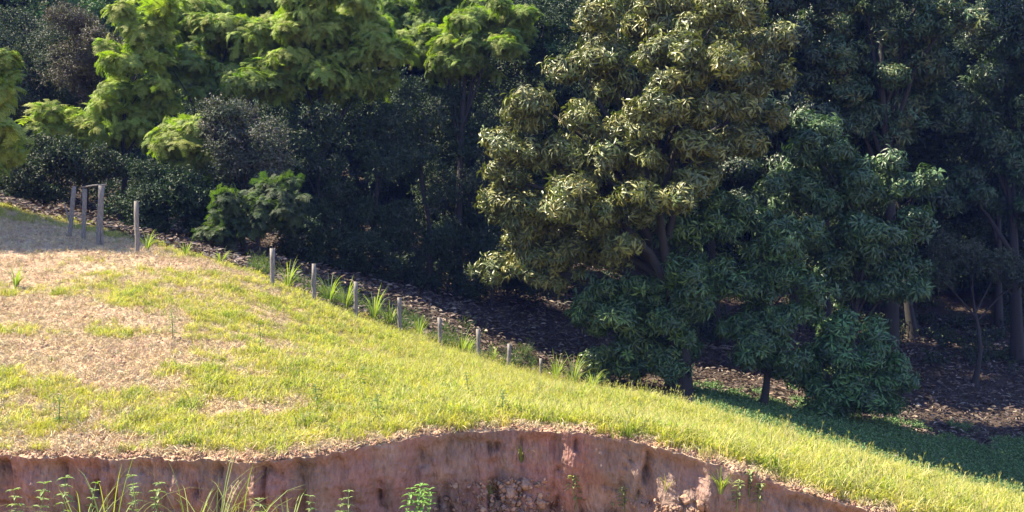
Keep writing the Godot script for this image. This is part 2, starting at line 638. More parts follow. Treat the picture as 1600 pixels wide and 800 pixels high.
# -------------------------------------------------------------------- trees
func crown_of(t: Node3D, species: String, lobes: Array, d0: float, tint: Color, dens: float, size: float, hue := 0.12, second := Color(0, 0, 0), share := 0.0) -> void:
	var bufs := [PackedFloat32Array(), PackedFloat32Array()]
	var per := {"mango": 19.0, "feather": 13.0, "broad": 11.0, "small": 12.0}
	for L in lobes:
		var d: float = d0 + (L[4] if L.size() > 4 else 0.0)
		var c := at(L[0], L[1], d)
		var rx: float = L[2] * d / F
		var ry: float = L[3] * d / F
		var grown := 1.22 if species == "feather" else 1.1
		rx *= grown
		ry *= grown
		var rz := (rx + ry) * 0.5
		var area := 4.0 * PI * (rx * ry + ry * rz + rz * rx) / 3.0
		var n := int(area * per[species] * dens / (size * size))
		var subs := []
		for k in (8 if rx > 1.6 else 6):
			var u := rdir()
			u.y = u.y * 0.85 + 0.12
			var q := rng.randf_range(0.34, 0.58)
			subs.append([u * rng.randf_range(0.5, 0.95), q, q * (0.55 if species == "feather" else 0.8)])
		for i in n:
			var u := rdir()
			var sb = subs[rng.randi() % subs.size()]
			var lump := 0.85 + 0.5 * nz.get_noise_3d(u.x * 1.5 + sb[1] * 90.0, u.y * 1.5, u.z * 1.5)
			var r := lump * (0.5 + 0.5 * pow(rng.randf(), 0.5))
			var e: Vector3 = sb[0] + Vector3(u.x * sb[1], u.y * sb[2], u.z * sb[1]) * r
			if rng.randf() < 0.2:
				e *= rng.randf_range(0.9, 1.4)
			var p := c + Vector3(e.x * rx, e.y * ry, e.z * rz)
			if p.y < gy(p.x, -p.z) + 0.1:
				continue
			var up: Vector3
			if species == "feather":
				up = (Vector3.UP * 0.8 + u * 0.7 + rdir() * 0.75)
			else:
				up = (Vector3.UP * 0.45 + u * 0.9 + rdir() * 0.5)
			var col := vary(second if rng.randf() < share else tint, 0.28, hue)
			push(bufs[rng.randi() % 2], axis_basis(up, rng.randf() * TAU, size * rng.randf_range(0.6, 1.2)), p - t.position, col)
	for k in 2:
		scatter("crown", MESH[species][k], M["broad"] if species == "small" else M[species], bufs[k], t).set_meta("kind", "stuff")


func tree(called: String, label: String, species: String, base_px: float, d: float, lobes: Array, tint: Color, o := {}) -> Node3D:
	var b := foot(base_px, d)
	var t := thing(called, b - Vector3(0, 0.05, 0), label, o.get("category", "tree"), o.get("group", ""))
	var top := Vector3.ZERO
	var low := 1e9
	for L in lobes:
		var c := at(L[0], L[1], d + (L[4] if L.size() > 4 else 0.0))
		top += c
		low = minf(low, c.y)
	top = top / lobes.size() - t.position
	var h := maxf(top.y, 1.0)
	var r0: float = o.get("girth", 0.014 * h + 0.06)
	var pts := []
	var rad := []
	var bend := Vector3(rng.randf_range(-1, 1), 0, rng.randf_range(-1, 1)) * h * 0.06
	for i in 7:
		var f := i / 6.0
		pts.append(Vector3(top.x * f * f, h * f - (0.25 if i == 0 else 0.0), top.z * f * f) + bend * sin(f * 5.0))
		rad.append(r0 * (1.0 - 0.72 * f) * (1.35 if i == 0 else 1.0))
	part("trunk", tube(pts, rad, 8), M.bark, t)
	for L in lobes:
		var c := at(L[0], L[1], d + (L[4] if L.size() > 4 else 0.0)) - t.position
		var f := clampf((c.y / h) * 0.62, 0.25, 0.98) * 6.0
		var i := mini(int(f), 5)
		var s: Vector3 = pts[i].lerp(pts[i + 1], f - i)
		var rs: float = lerpf(rad[i], rad[i + 1], f - i) * 0.6
		var m := s.lerp(c, 0.5) + Vector3(rng.randf_range(-0.2, 0.2), 0.12 * s.distance_to(c), rng.randf_range(-0.2, 0.2))
		part("limb", tube([s, s.lerp(m, 0.6), m, m.lerp(c, 0.6), c], [rs, rs * 0.85, rs * 0.7, rs * 0.5, rs * 0.25], 6), M.bark, t)
	crown_of(t, species, lobes, d, tint, o.get("dens", 1.0), o.get("size", 1.0), o.get("hue", 0.12), o.get("second", tint), o.get("share", 0.0))
	return t


func build_trees() -> void:
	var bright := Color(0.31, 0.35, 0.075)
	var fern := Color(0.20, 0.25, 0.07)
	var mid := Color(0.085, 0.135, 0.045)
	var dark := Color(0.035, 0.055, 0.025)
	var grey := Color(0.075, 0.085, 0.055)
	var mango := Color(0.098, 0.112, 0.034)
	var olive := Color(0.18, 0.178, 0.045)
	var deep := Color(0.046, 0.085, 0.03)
	rng.seed = 501
	# -- far trees on the hillside
	var far := [
		["tall hillside tree at the very top left corner of the wood", "small", -60, 66, [[-60, 10, 110, 80], [20, -30, 90, 70], [-120, 80, 80, 80]], dark],
		["dark hillside tree behind the brown-leaved tree at top left", "broad", 150, 64, [[150, 10, 90, 70], [90, -30, 80, 60], [190, 60, 70, 60]], mid],
		["hillside tree behind the pale feathery crowns left of centre", "feather", 300, 66, [[300, -20, 90, 70], [380, -30, 80, 60], [240, -10, 70, 60]], fern],
		["dusky green hillside tree between the two feathery crowns", "small", 560, 66, [[560, 30, 80, 60], [620, 40, 60, 60], [500, 0, 70, 50], [600, -30, 80, 50]], mid],
		["hillside tree rising behind the small feathery crown at top centre", "feather", 700, 68, [[690, -10, 90, 60], [770, -20, 80, 60], [640, 30, 50, 60]], fern],
		["green hillside tree just left of the mango crown's top", "broad", 850, 62, [[830, 30, 70, 60], [885, 55, 50, 60], [790, 80, 60, 45], [880, -20, 80, 60]], Color(0.085, 0.145, 0.05)],
		["hillside tree hidden mostly behind the mango's upper crown", "small", 1010, 66, [[1000, -10, 100, 80], [1080, -40, 90, 70]], mid],
		["dark hillside tree above the right half of the wood", "small", 1240, 64, [[1240, -10, 100, 80], [1320, -40, 90, 70], [1200, 70, 80, 70]], dark],
		["dark hillside tree near the top right corner", "broad", 1450, 64, [[1440, 20, 100, 80], [1530, -20, 90, 80], [1400, 110, 80, 70]], dark],
		["dark hillside tree at the right edge of the wood", "small", 1620, 62, [[1620, 40, 100, 90], [1600, 150, 90, 80], [1680, 120, 90, 90]], dark],
		["shaded hillside tree low behind the tall thin trunks at centre", "broad", 600, 60, [[600, 190, 110, 80], [500, 230, 90, 80], [690, 220, 90, 80], [580, 300, 120, 70]], dark],
		["shaded hillside tree low behind the left of the mango", "broad", 820, 60, [[800, 180, 100, 80], [760, 270, 90, 80], [860, 280, 90, 80], [840, 360, 110, 60]], dark],
		["shaded hillside tree filling the gloom behind the grey-green tree", "broad", 380, 60, [[380, 180, 100, 80], [300, 250, 100, 70], [430, 280, 90, 70], [350, 320, 110, 50]], dark],
		["shaded hillside tree behind the left fence posts", "broad", 120, 58, [[120, 150, 110, 80], [40, 210, 100, 80], [180, 240, 100, 70], [100, 280, 120, 50]], dark],
		["shaded hillside tree low at the right edge of the wood", "broad", 1560, 60, [[1560, 270, 110, 80], [1480, 330, 100, 70], [1620, 350, 110, 70], [1540, 410, 120, 50]], dark],
		["shaded hillside tree standing behind the middle of the right half", "broad", 1370, 55, [[1330, 260, 90, 70], [1420, 240, 90, 70], [1300, 350, 90, 60], [1400, 350, 100, 60], [1360, 430, 110, 50]], dark],
		["shaded hillside tree low behind the mango's trunk", "broad", 1150, 60, [[1150, 250, 110, 80], [1050, 330, 110, 70], [1230, 340, 100, 70], [1140, 410, 120, 50]], dark],
	]
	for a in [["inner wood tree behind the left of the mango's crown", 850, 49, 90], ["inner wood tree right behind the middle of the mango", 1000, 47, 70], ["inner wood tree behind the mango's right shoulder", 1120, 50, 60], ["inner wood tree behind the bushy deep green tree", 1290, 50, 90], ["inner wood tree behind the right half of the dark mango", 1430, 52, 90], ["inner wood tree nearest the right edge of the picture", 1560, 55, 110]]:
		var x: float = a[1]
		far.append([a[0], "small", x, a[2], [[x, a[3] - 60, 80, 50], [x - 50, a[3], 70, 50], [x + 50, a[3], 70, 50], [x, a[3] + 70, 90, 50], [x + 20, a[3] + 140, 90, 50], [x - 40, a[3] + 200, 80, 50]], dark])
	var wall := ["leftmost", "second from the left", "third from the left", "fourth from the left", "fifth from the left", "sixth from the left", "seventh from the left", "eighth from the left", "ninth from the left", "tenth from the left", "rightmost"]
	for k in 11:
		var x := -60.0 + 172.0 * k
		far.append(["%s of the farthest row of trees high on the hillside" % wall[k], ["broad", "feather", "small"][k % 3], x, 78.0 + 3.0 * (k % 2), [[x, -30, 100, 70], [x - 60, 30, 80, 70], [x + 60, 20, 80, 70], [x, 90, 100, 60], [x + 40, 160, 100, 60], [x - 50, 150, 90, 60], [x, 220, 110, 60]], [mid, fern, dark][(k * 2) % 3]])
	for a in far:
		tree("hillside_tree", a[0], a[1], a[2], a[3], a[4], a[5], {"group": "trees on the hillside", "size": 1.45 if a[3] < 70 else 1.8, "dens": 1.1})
	# -- the left half of the wood's edge
	var g := "trees along the edge of the wood"
	tree("feathery_tree", "bright yellow-green feathery tree reaching in from the left edge", "feather", -260, 32, [[-2, 98, 30, 22], [-6, 150, 28, 26], [4, 222, 34, 28], [-12, 258, 24, 14], [-80, 180, 70, 80], [-150, 70, 100, 80], [-250, 110, 110, 90], [-200, -40, 110, 80, -1.0], [-300, -20, 120, 80, -2.0], [-260, -90, 100, 70, 0.5]], bright, {"group": g})
	tree("dark_tree", "dark grey-green tree at the top left behind the feathery branch", "small", 60, 46, [[40, 40, 85, 55], [85, 120, 60, 65], [30, 150, 60, 50], [70, 215, 70, 55], [20, 270, 70, 40]], Color(0.05, 0.068, 0.035), {"group": g, "second": grey, "share": 0.3})
	tree("brown_leaved_tree", "tree with dull brownish purple leaves near the top left", "small", 130, 44, [[140, 75, 48, 50], [112, 50, 36, 36], [172, 110, 34, 36], [130, 130, 45, 36]], Color(0.085, 0.068, 0.055), {"group": g, "second": Color(0.11, 0.10, 0.06), "share": 0.3})
	tree("feathery_tree", "bright feathery tree with tiered lobes above the left fence posts", "feather", 190, 42, [[225, 20, 34, 45], [215, 95, 38, 36], [240, 60, 26, 30], [215, 150, 45, 26], [185, 192, 62, 26], [150, 216, 44, 20], [215, 214, 42, 20], [110, 190, 40, 24]], bright, {"group": g})
	tree("feathery_tree", "small bright feathery tree with a level top left of the grey-green tree", "feather", 300, 39, [[280, 200, 44, 22], [315, 210, 36, 22], [300, 240, 42, 20], [270, 225, 34, 18], [310, 280, 34, 14]], bright.lerp(fern, 0.4), {"group": g})
	tree("feathery_tree", "broad pale green feathery crown at the top left of centre", "feather", 330, 45, [[300, 45, 55, 40], [360, 30, 60, 45], [345, 90, 55, 36], [290, 90, 36, 30], [400, 65, 45, 40]], bright.lerp(fern, 0.25), {"group": g})
	tree("feathery_tree", "largest domed feathery crown in the upper left centre", "feather", 490, 44, [[440, 75, 60, 45], [510, 75, 55, 40], [560, 110, 48, 36], [430, 125, 48, 34], [500, 130, 55, 34], [550, 145, 40, 22], [470, 35, 50, 36], [590, 125, 22, 18], [555, 50, 46, 36], [600, 80, 36, 28], [520, 10, 50, 34]], bright.lerp(fern, 0.2), {"group": g})
	tree("feathery_tree", "feathery crown with a ragged top at the top centre", "feather", 715, 46, [[675, 70, 46, 32], [725, 55, 50, 38], [690, 98, 46, 22], [760, 75, 40, 30], [740, 105, 40, 20], [790, 40, 46, 32]], bright.lerp(fern, 0.5), {"group": g})
	tree("feathery_tree", "feathery crown at the very top between the bright tiered tree and the largest dome", "feather", 400, 52, [[280, 0, 60, 40], [340, -20, 60, 40], [400, 0, 60, 40], [460, -10, 60, 40], [260, 50, 40, 40], [420, 45, 50, 30]], bright.lerp(fern, 0.4), {"group": g})
	tree("feathery_tree", "small feathery crown low between the tiered tree and the largest dome", "feather", 330, 43, [[270, 110, 40, 36], [330, 130, 46, 30], [390, 140, 40, 28], [250, 160, 30, 26]], fern, {"group": g, "dens": 0.8})
	tree("feathery_tree", "dull feathery crown at the very top above the ragged one", "feather", 830, 53, [[660, 10, 60, 36], [720, 0, 60, 36], [800, 10, 60, 40], [860, 0, 60, 40], [620, 40, 40, 30], [830, 60, 46, 34]], fern, {"group": g})
	tree("leafy_tree", "dark tree filling the gap between the mango and the dark mango", "mango", 1215, 45, [[1190, -40, 70, 60], [1250, 10, 60, 60], [1230, 100, 60, 60], [1200, 180, 60, 50], [1260, 190, 60, 50], [1230, 260, 70, 50], [1150, 300, 70, 50]], dark, {"group": g, "girth": 0.3})
	tree("grey_green_tree", "shaded grey-green tree with fine leaves left of centre", "small", 385, 38.5, [[375, 195, 46, 34], [410, 225, 46, 42], [350, 240, 42, 40], [395, 275, 50, 36], [350, 185, 30, 24]], grey, {"group": g, "second": Color(0.12, 0.11, 0.09), "share": 0.25})
	tree("leafy_shrub", "dark leafy shrub behind the gap in the fence", "broad", 260, 38, [[240, 290, 50, 40], [290, 310, 46, 40], [210, 320, 40, 36], [320, 340, 40, 34], [255, 345, 50, 30]], dark, {"group": "shrubs under the trees", "category": "shrub"})
	tree("frond_shrub", "feathery pale green shrub above the fence left of centre", "feather", 405, 36.5, [[395, 318, 42, 18], [440, 298, 30, 16], [380, 345, 40, 18], [430, 335, 34, 16], [350, 360, 30, 18]], Color(0.085, 0.115, 0.055), {"group": "shrubs under the trees", "category": "shrub"})
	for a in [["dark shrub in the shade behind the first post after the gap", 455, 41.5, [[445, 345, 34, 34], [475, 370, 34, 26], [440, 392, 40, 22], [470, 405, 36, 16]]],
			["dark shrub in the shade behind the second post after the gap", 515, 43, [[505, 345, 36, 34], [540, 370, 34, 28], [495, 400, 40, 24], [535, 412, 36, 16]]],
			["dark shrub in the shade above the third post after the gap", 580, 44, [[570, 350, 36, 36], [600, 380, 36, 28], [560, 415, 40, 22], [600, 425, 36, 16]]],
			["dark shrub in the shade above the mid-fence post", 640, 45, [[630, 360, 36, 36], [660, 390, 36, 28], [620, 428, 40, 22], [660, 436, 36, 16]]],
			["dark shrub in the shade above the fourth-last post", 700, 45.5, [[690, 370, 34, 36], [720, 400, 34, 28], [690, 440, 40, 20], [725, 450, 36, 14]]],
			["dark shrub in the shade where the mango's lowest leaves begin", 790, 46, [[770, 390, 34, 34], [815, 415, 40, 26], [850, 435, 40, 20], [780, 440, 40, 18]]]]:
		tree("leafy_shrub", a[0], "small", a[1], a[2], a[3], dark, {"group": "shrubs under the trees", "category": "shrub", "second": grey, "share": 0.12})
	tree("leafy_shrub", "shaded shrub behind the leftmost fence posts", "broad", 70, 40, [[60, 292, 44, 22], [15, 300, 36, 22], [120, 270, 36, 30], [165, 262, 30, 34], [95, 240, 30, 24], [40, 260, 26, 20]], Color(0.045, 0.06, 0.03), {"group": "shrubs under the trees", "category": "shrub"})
	# -- the thin trees in the gloom at the centre
	var gg := "thin trees in the gloom at the centre"
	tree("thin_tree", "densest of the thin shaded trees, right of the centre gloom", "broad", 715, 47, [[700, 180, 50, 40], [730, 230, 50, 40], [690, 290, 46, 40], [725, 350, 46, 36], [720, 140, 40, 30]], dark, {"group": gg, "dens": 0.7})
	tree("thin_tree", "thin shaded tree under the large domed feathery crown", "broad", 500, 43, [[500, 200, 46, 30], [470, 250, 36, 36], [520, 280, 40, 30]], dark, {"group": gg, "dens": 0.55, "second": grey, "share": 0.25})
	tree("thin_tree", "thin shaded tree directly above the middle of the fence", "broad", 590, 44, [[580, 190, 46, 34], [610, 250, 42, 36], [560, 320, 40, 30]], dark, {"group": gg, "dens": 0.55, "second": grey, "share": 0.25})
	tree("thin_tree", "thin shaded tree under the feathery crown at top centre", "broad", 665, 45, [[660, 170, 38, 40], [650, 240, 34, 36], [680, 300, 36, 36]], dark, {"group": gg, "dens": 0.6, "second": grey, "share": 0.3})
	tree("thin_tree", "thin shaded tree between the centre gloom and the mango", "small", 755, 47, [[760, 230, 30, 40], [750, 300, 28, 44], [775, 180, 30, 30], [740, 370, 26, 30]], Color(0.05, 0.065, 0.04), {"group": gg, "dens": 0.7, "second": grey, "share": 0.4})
	# -- the big mango and its neighbours
	tree("mango_tree", "huge mango tree with sunlit olive left flank right of centre", "mango", 1060, 38.0, [
		[965, 45, 58, 50, 0.5], [920, 125, 55, 42, 0], [865, 180, 52, 40, -0.5], [815, 235, 46, 34, -0.5], [795, 280, 36, 26, -0.3], [870, 250, 52, 40, -0.5], [930, 190, 52, 42, -1.0],
		[860, 320, 66, 40, 0.5], [815, 385, 46, 36, 1.5], [880, 380, 60, 40, 1.0], [950, 310, 64, 50, 0], [950, 390, 56, 40, 0.5], [1010, 310, 60, 46, 0], [780, 330, 30, 34, 0.5], [805, 425, 46, 24, 1.5], [870, 430, 46, 24, 1.0], [900, 310, 50, 40, -1.8], [970, 360, 50, 40, -1.5], [1030, 300, 50, 44, -2.0], [930, 260, 44, 36, -1.5], [960, 240, 46, 40, -0.5],
		[1110, 45, 60, 48, -2.0], [1055, 110, 50, 42, -2.2], [1120, 110, 60, 46, -2.5], [1025, 175, 40, 40, -2.2], [1070, 190, 50, 40, -2.2], [1180, 60, 52, 52, -2.0], [1010, 230, 34, 34, -2.0],
		[1130, 210, 60, 50, -1.5], [1060, 270, 60, 44, -1.0], [1030, 20, 50, 46, 0], [1040, -50, 80, 60, 1.0], [1150, -40, 80, 60, 0], [1190, 150, 46, 50, -0.5], [980, 130, 36, 40, 0.5]],
		mango, {"girth": 0.45, "second": olive, "share": 0.5, "dens": 1.1})
	tree("dark_mango_tree", "dark mango tree with a single sunlit tip at the top right", "mango", 1390, 47, [[1280, 80, 62, 60], [1350, 40, 70, 60], [1300, 160, 64, 50], [1410, 130, 70, 56], [1430, 40, 60, 50], [1485, 25, 46, 36, -2.0], [1340, -50, 90, 60], [1460, -50, 80, 60], [1370, 200, 70, 40]], deep, {"girth": 0.34, "second": mango, "share": 0.3})
	tree("dark_mango_tree", "dark tree cut off by the right edge of the picture", "mango", 1590, 49, [[1570, 50, 60, 60], [1590, 150, 70, 60], [1510, 180, 60, 46], [1560, 250, 70, 50], [1620, 230, 70, 60], [1580, 330, 70, 46], [1640, 80, 80, 70], [1510, 300, 50, 40]], deep, {"girth": 0.3, "second": dark, "share": 0.4})
	tree("broad_bushy_tree", "bushy deep green tree in the middle right under the dark mango", "mango", 1340, 40.5, [[1255, 215, 50, 34], [1285, 265, 56, 42], [1230, 300, 46, 40], [1370, 285, 60, 42], [1330, 335, 56, 40], [1400, 345, 50, 40], [1300, 390, 50, 34], [1440, 290, 46, 36], [1390, 410, 46, 30], [1340, 440, 50, 30], [1410, 450, 40, 26], [1370, 380, 50, 36, -1.0]], deep, {"second": Color(0.08, 0.135, 0.05), "share": 0.4})
	tree("low_mango_tree", "low spreading mango tree with a sunlit yellow top beside the fence's end", "mango", 1070, 38.2, [[1035, 345, 40, 30], [1015, 390, 34, 30], [1085, 340, 44, 32], [1130, 340, 46, 36], [1060, 410, 50, 40], [960, 470, 46, 36], [1010, 460, 50, 40], [950, 530, 40, 36], [1000, 530, 46, 38], [1050, 490, 50, 34], [1110, 430, 44, 36], [990, 570, 40, 18], [1060, 540, 36, 22], [930, 500, 40, 36], [965, 560, 44, 24], [1055, 565, 40, 26, -1.0], [1080, 505, 46, 36, -1.0], [1045, 450, 50, 38, -1.2], [1000, 500, 50, 40, -1.0], [940, 575, 34, 16]], deep, {"second": Color(0.10, 0.16, 0.045), "share": 0.4, "girth": 0.2})
	tree("low_mango_tree", "low mango tree with drooping branches between its two neighbours", "mango", 1190, 38.2, [[1180, 340, 46, 36], [1200, 400, 50, 38], [1160, 440, 44, 36], [1230, 450, 46, 36], [1180, 495, 42, 30], [1240, 500, 40, 30], [1150, 510, 24, 26], [1250, 370, 44, 36], [1180, 552, 38, 26, -0.8], [1225, 560, 36, 24, -0.5], [1205, 520, 40, 30, -1.0]], deep, {"second": Color(0.09, 0.15, 0.045), "share": 0.4, "girth": 0.16})
	tree("round_mango_bush", "round deep green mango bush low at the right before the shaded floor", "mango", 1320, 38.6, [[1280, 545, 40, 34], [1335, 530, 46, 34], [1380, 560, 42, 36], [1300, 595, 46, 34], [1360, 605, 48, 34], [1265, 585, 26, 26], [1395, 600, 28, 28], [1320, 570, 46, 34], [1300, 636, 46, 12], [1360, 636, 44, 12]], deep, {"second": Color(0.08, 0.16, 0.045), "share": 0.5, "girth": 0.1, "category": "bush"})
	tree("leafy_shrub", "sparse shrub in the shade below the dark tree at the right edge", "broad", 1520, 45, [[1500, 400, 46, 26], [1560, 420, 46, 26], [1600, 440, 46, 30], [1460, 430, 36, 24]], Color(0.05, 0.06, 0.035), {"group": "shrubs under the trees", "category": "shrub", "dens": 0.6})
	tree("leafy_shrub", "low shrub in the shade left of the fallen pale branch", "small", 770, 45, [[760, 410, 30, 20], [800, 420, 36, 16]], dark, {"group": "shrubs under the trees", "category": "shrub", "dens": 0.7})


# -------------------------------------------------------------------- fence
func build_fence() -> void:
	rng.seed = 33
	# pixel x, distance, pixel y of the top, width in metres, lean, label
	var posts := [
		[112, 31.0, 291, 0.12, 0.10, "leaning wooden fence post furthest left, with a split side"],
		[131, 30.5, 295, 0.13, 0.03, "straight wooden fence post between two others under the feathery tree"],
		[156, 30.0, 290, 0.16, 0.06, "thick split wooden fence post joined by a thin rail at its top"],
		[214, 29.5, 314, 0.13, -0.02, "lone wooden fence post left of the long gap in the fence"],
		[425, 28.0, 388, 0.13, 0.0, "wooden fence post just right of the long gap in the fence"],
		[490, 29.4, 412, 0.13, 0.01, "wooden fence post second right of the long gap"],
		[556, 30.8, 440, 0.13, 0.0, "wooden fence post third right of the long gap"],
		[624, 32.3, 465, 0.13, 0.0, "wooden fence post fourth right of the long gap, at mid fence"],
		[687, 33.7, 496, 0.13, 0.0, "wooden fence post fourth from the right end of the fence"],
		[747, 35.1, 514, 0.13, 0.0, "wooden fence post third from the right end of the fence"],
		[795, 36.6, 537, 0.15, 0.02, "short dark wooden fence post second from the right end"],
		[845, 38.0, 560, 0.12, 0.0, "last wooden fence post at the right end, deep in grass"],
	]
	var tops := []
	for a in posts:
		var b := foot(a[0], a[1])
		var top := at(a[0] + 0.0, a[2], a[1])
		var h := top.y - b.y
		var o := thing("fence_post", b, a[5], "fence post", "wooden posts of the old fence")
		var pts := []
		var rad := []
		for i in 6:
			var f := i / 5.0
			pts.append(Vector3(a[4] * h * (f - 0.5) + rng.randf_range(-0.008, 0.008), lerpf(-0.3, h, f), rng.randf_range(-0.01, 0.01)))
			rad.append(a[3] * 0.5 * rng.randf_range(0.92, 1.06))
		part("post", tube(pts, rad, 7, 0.16), M.wood, o)
		if a[3] > 0.15 and a[1] == 30.0:
			part("splinter", tube([Vector3(0.09, -0.3, 0.02), Vector3(0.06, h * 0.4, 0.03), Vector3(0.03, h * 0.62, 0.02)], [0.035, 0.03, 0.015], 5, 0.2), M.wood, o)
		if a[0] == 112:
			part("splinter", tube([Vector3(-0.02, h * 0.2, 0.0), Vector3(-0.14, h * 0.5, 0.02), Vector3(-0.2, h * 0.66, 0.03)], [0.03, 0.025, 0.012], 5, 0.2), M.wood, o)
		tops.append(b + Vector3(a[4] * h * 0.5, h, 0))
	var rail := thing("fence_rail", tops[1], "thin weathered rail laid across the tops of two left posts", "rail")
	part("pole", tube([Vector3(-0.06, 0.04, 0), (tops[2] - tops[1]) * 0.5 + Vector3(0, 0.05, 0), tops[2] - tops[1] + Vector3(0.12, 0.03, 0)], [0.03, 0.028, 0.022], 6, 0.15), M.wood, rail)


# -------------------------------------------------------------------- grass
func build_grass() -> void:
	rng.seed = 91
	var lime := Color(0.36, 0.355, 0.06)
	var green := Color(0.17, 0.24, 0.045)
	var straw := Color(0.50, 0.41, 0.22)
	var bufs := []
	for k in 3:
		bufs.append(PackedFloat32Array())
	var tall := [PackedFloat32Array(), PackedFloat32Array()]
	var dry := PackedFloat32Array()
	var n := 0
	for i in 210000:
		# nearer ground is seen larger: scatter more of the tufts there
		var d := 10.0 + 30.0 * pow(rng.randf(), 1.25)
		var half := d * 0.5 + 1.0
		var x := rng.randf_range(-half, half)
		var t := d - edge_d(x)
		if t < 0.03 or d > grass_limit(x) + 0.5:
			continue
		var lush := smoothstep(-6.5, -0.5, x + 0.06 * (d - 20.0))
		var br := bareness(x, d)
		var lip := 1.0 - smoothstep(0.05, 0.45, t + 0.35 * nz.get_noise_2d(x * 2.0, d * 2.0 + 70.0))
		var patch := nz.get_noise_2d(x * 0.7 + 20.0, d * 0.7) + 0.6 * nz.get_noise_2d(x * 2.6, d * 2.6 + 11.0)
		var cover := clampf(0.42 + 0.45 * lush + 0.95 * patch - br * 1.25 - lip * 1.1, 0.0, 1.0)
		var p := Vector3(x, gy(x, d), -d)
		if rng.randf() < cover:
			var clump := nz.get_noise_2d(x * 1.4, d * 1.4 + 33.0)
			var c := lime.lerp(green, clampf(0.35 + 1.2 * clump, 0, 1))
			c = vary(c.lerp(straw, clampf(rng.randf() * 0.75 - 0.12 * lush + (0.15 if cover < 0.6 else 0.0), 0, 1)), 0.36)
			var s := rng.randf_range(0.65, 1.15) * (0.70 + 0.22 * lush + 0.35 * clump)
			var up := Vector3(rng.randf_range(-0.25, 0.25), 1, rng.randf_range(-0.25, 0.25))
			if lush > 0.75 and rng.randf() < 0.05 + 0.10 * smoothstep(16.0, 30.0, d):
				push(tall[rng.randi() % 2], axis_basis(up, rng.randf() * TAU, s * 0.9), p, c.lerp(straw, 0.25))
			else:
				push(bufs[rng.randi() % 3], axis_basis(up, rng.randf() * TAU, s), p, c)
		elif rng.randf() < 0.5:
			push(dry, axis_basis(Vector3(rng.randf_range(-1, 1), 0.5, rng.randf_range(-1, 1)), rng.randf() * TAU, rng.randf_range(0.35, 0.8)), p, vary(straw.lerp(Color(0.33, 0.24, 0.16), rng.randf()), 0.25))
	var g := Node3D.new()
	g.name = "grass"
	add_child(g)
	tag(g, "bright yellow-green grass covering the sunny slope", "grass", "", "stuff")
	for k in 3:
		scatter("short_grass", MESH.grass[k], M.grass, bufs[k], g)
	for k in 2:
		scatter("seeding_grass", MESH.tall[k], M.grass, tall[k], g)
	scatter("dry_grass", MESH.grass[2], M.litter, dry, g)
	print("grass ", bufs[0].size() / 16 * 3, " tall ", tall[0].size() / 16 * 2, " dry ", dry.size() / 16)


func build_forest_floor() -> void:
	rng.seed = 17
	var leafm := whorl(1, 0.2, 0.06, 0.25, 0.0, 5)
	var buf := PackedFloat32Array()
	for i in 60000:
		var d := rng.randf_range(29.0, 56.0)
		var x := rng.randf_range(-0.55, 0.55) * d
		if d < grass_limit(x) - 0.4 + 0.8 * nz.get_noise_2d(x, d):
			continue
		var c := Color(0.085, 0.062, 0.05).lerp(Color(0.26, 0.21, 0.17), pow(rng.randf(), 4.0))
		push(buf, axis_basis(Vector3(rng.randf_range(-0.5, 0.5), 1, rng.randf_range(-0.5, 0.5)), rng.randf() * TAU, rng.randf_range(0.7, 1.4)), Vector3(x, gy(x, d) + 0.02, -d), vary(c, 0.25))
	var l := scatter("leaf_litter", leafm, M.litter, buf, self)
	tag(l, "brown dead leaves lying on the shaded floor under the trees", "leaf litter", "", "stuff")
	# low green cover at the right beyond the ridge, ferns and seedlings under the trees, tall grass behind the fence
	var cover := PackedFloat32Array()
	for i in 16000:
		var d := rng.randf_range(30.0, 41.0)
		var x := rng.randf_range(0.17, 0.52) * d
		if nz.get_noise_2d(x * 0.6, d * 0.6) < -0.35 + smoothstep(38.0, 41.0, d) * 0.8:
			continue
		push(cover, axis_basis(Vector3(rng.randf_range(-0.3, 0.3), 1, rng.randf_range(-0.3, 0.3)), rng.randf() * TAU, rng.randf_range(0.5, 1.0)), Vector3(x, gy(x, d) + 0.05, -d), vary(Color(0.105, 0.17, 0.06), 0.3))
	tag(scatter("ground_cover", MESH.broad[1], M.broad, cover, self), "shaded green creeping ground cover at the lower right", "ground cover", "", "stuff")
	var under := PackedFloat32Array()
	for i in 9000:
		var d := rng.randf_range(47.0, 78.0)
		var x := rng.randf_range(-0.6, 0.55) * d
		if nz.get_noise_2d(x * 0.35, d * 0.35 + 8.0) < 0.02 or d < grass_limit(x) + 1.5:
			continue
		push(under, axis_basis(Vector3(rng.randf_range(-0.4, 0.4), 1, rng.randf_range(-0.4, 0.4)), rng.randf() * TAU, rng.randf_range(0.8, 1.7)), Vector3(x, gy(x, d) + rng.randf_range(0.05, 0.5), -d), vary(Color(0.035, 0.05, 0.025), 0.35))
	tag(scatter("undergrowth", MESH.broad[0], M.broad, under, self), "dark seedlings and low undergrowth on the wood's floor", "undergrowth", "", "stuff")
	var rough := PackedFloat32Array()
	for i in 3200:
		var d := rng.randf_range(31.0, 44.0)
		var x := rng.randf_range(-0.24, 0.02) * d
		var l2 := grass_limit(x)
		if d < l2 - 0.6 or d > l2 + 5.0 or nz.get_noise_2d(x * 0.5, d * 0.5 + 3.0) < -0.1 + 0.12 * (d - l2):
			continue
		push(rough, axis_basis(Vector3(rng.randf_range(-0.3, 0.3), 1, rng.randf_range(-0.3, 0.3)), rng.randf() * TAU, rng.randf_range(0.8, 1.5)), Vector3(x, gy(x, d), -d), vary(Color(0.075, 0.11, 0.045), 0.3))
	tag(scatter("rough_grass", MESH.tall[0], M.grass, rough, self), "tall shaded grass in the hollow behind the fence", "grass", "", "stuff")


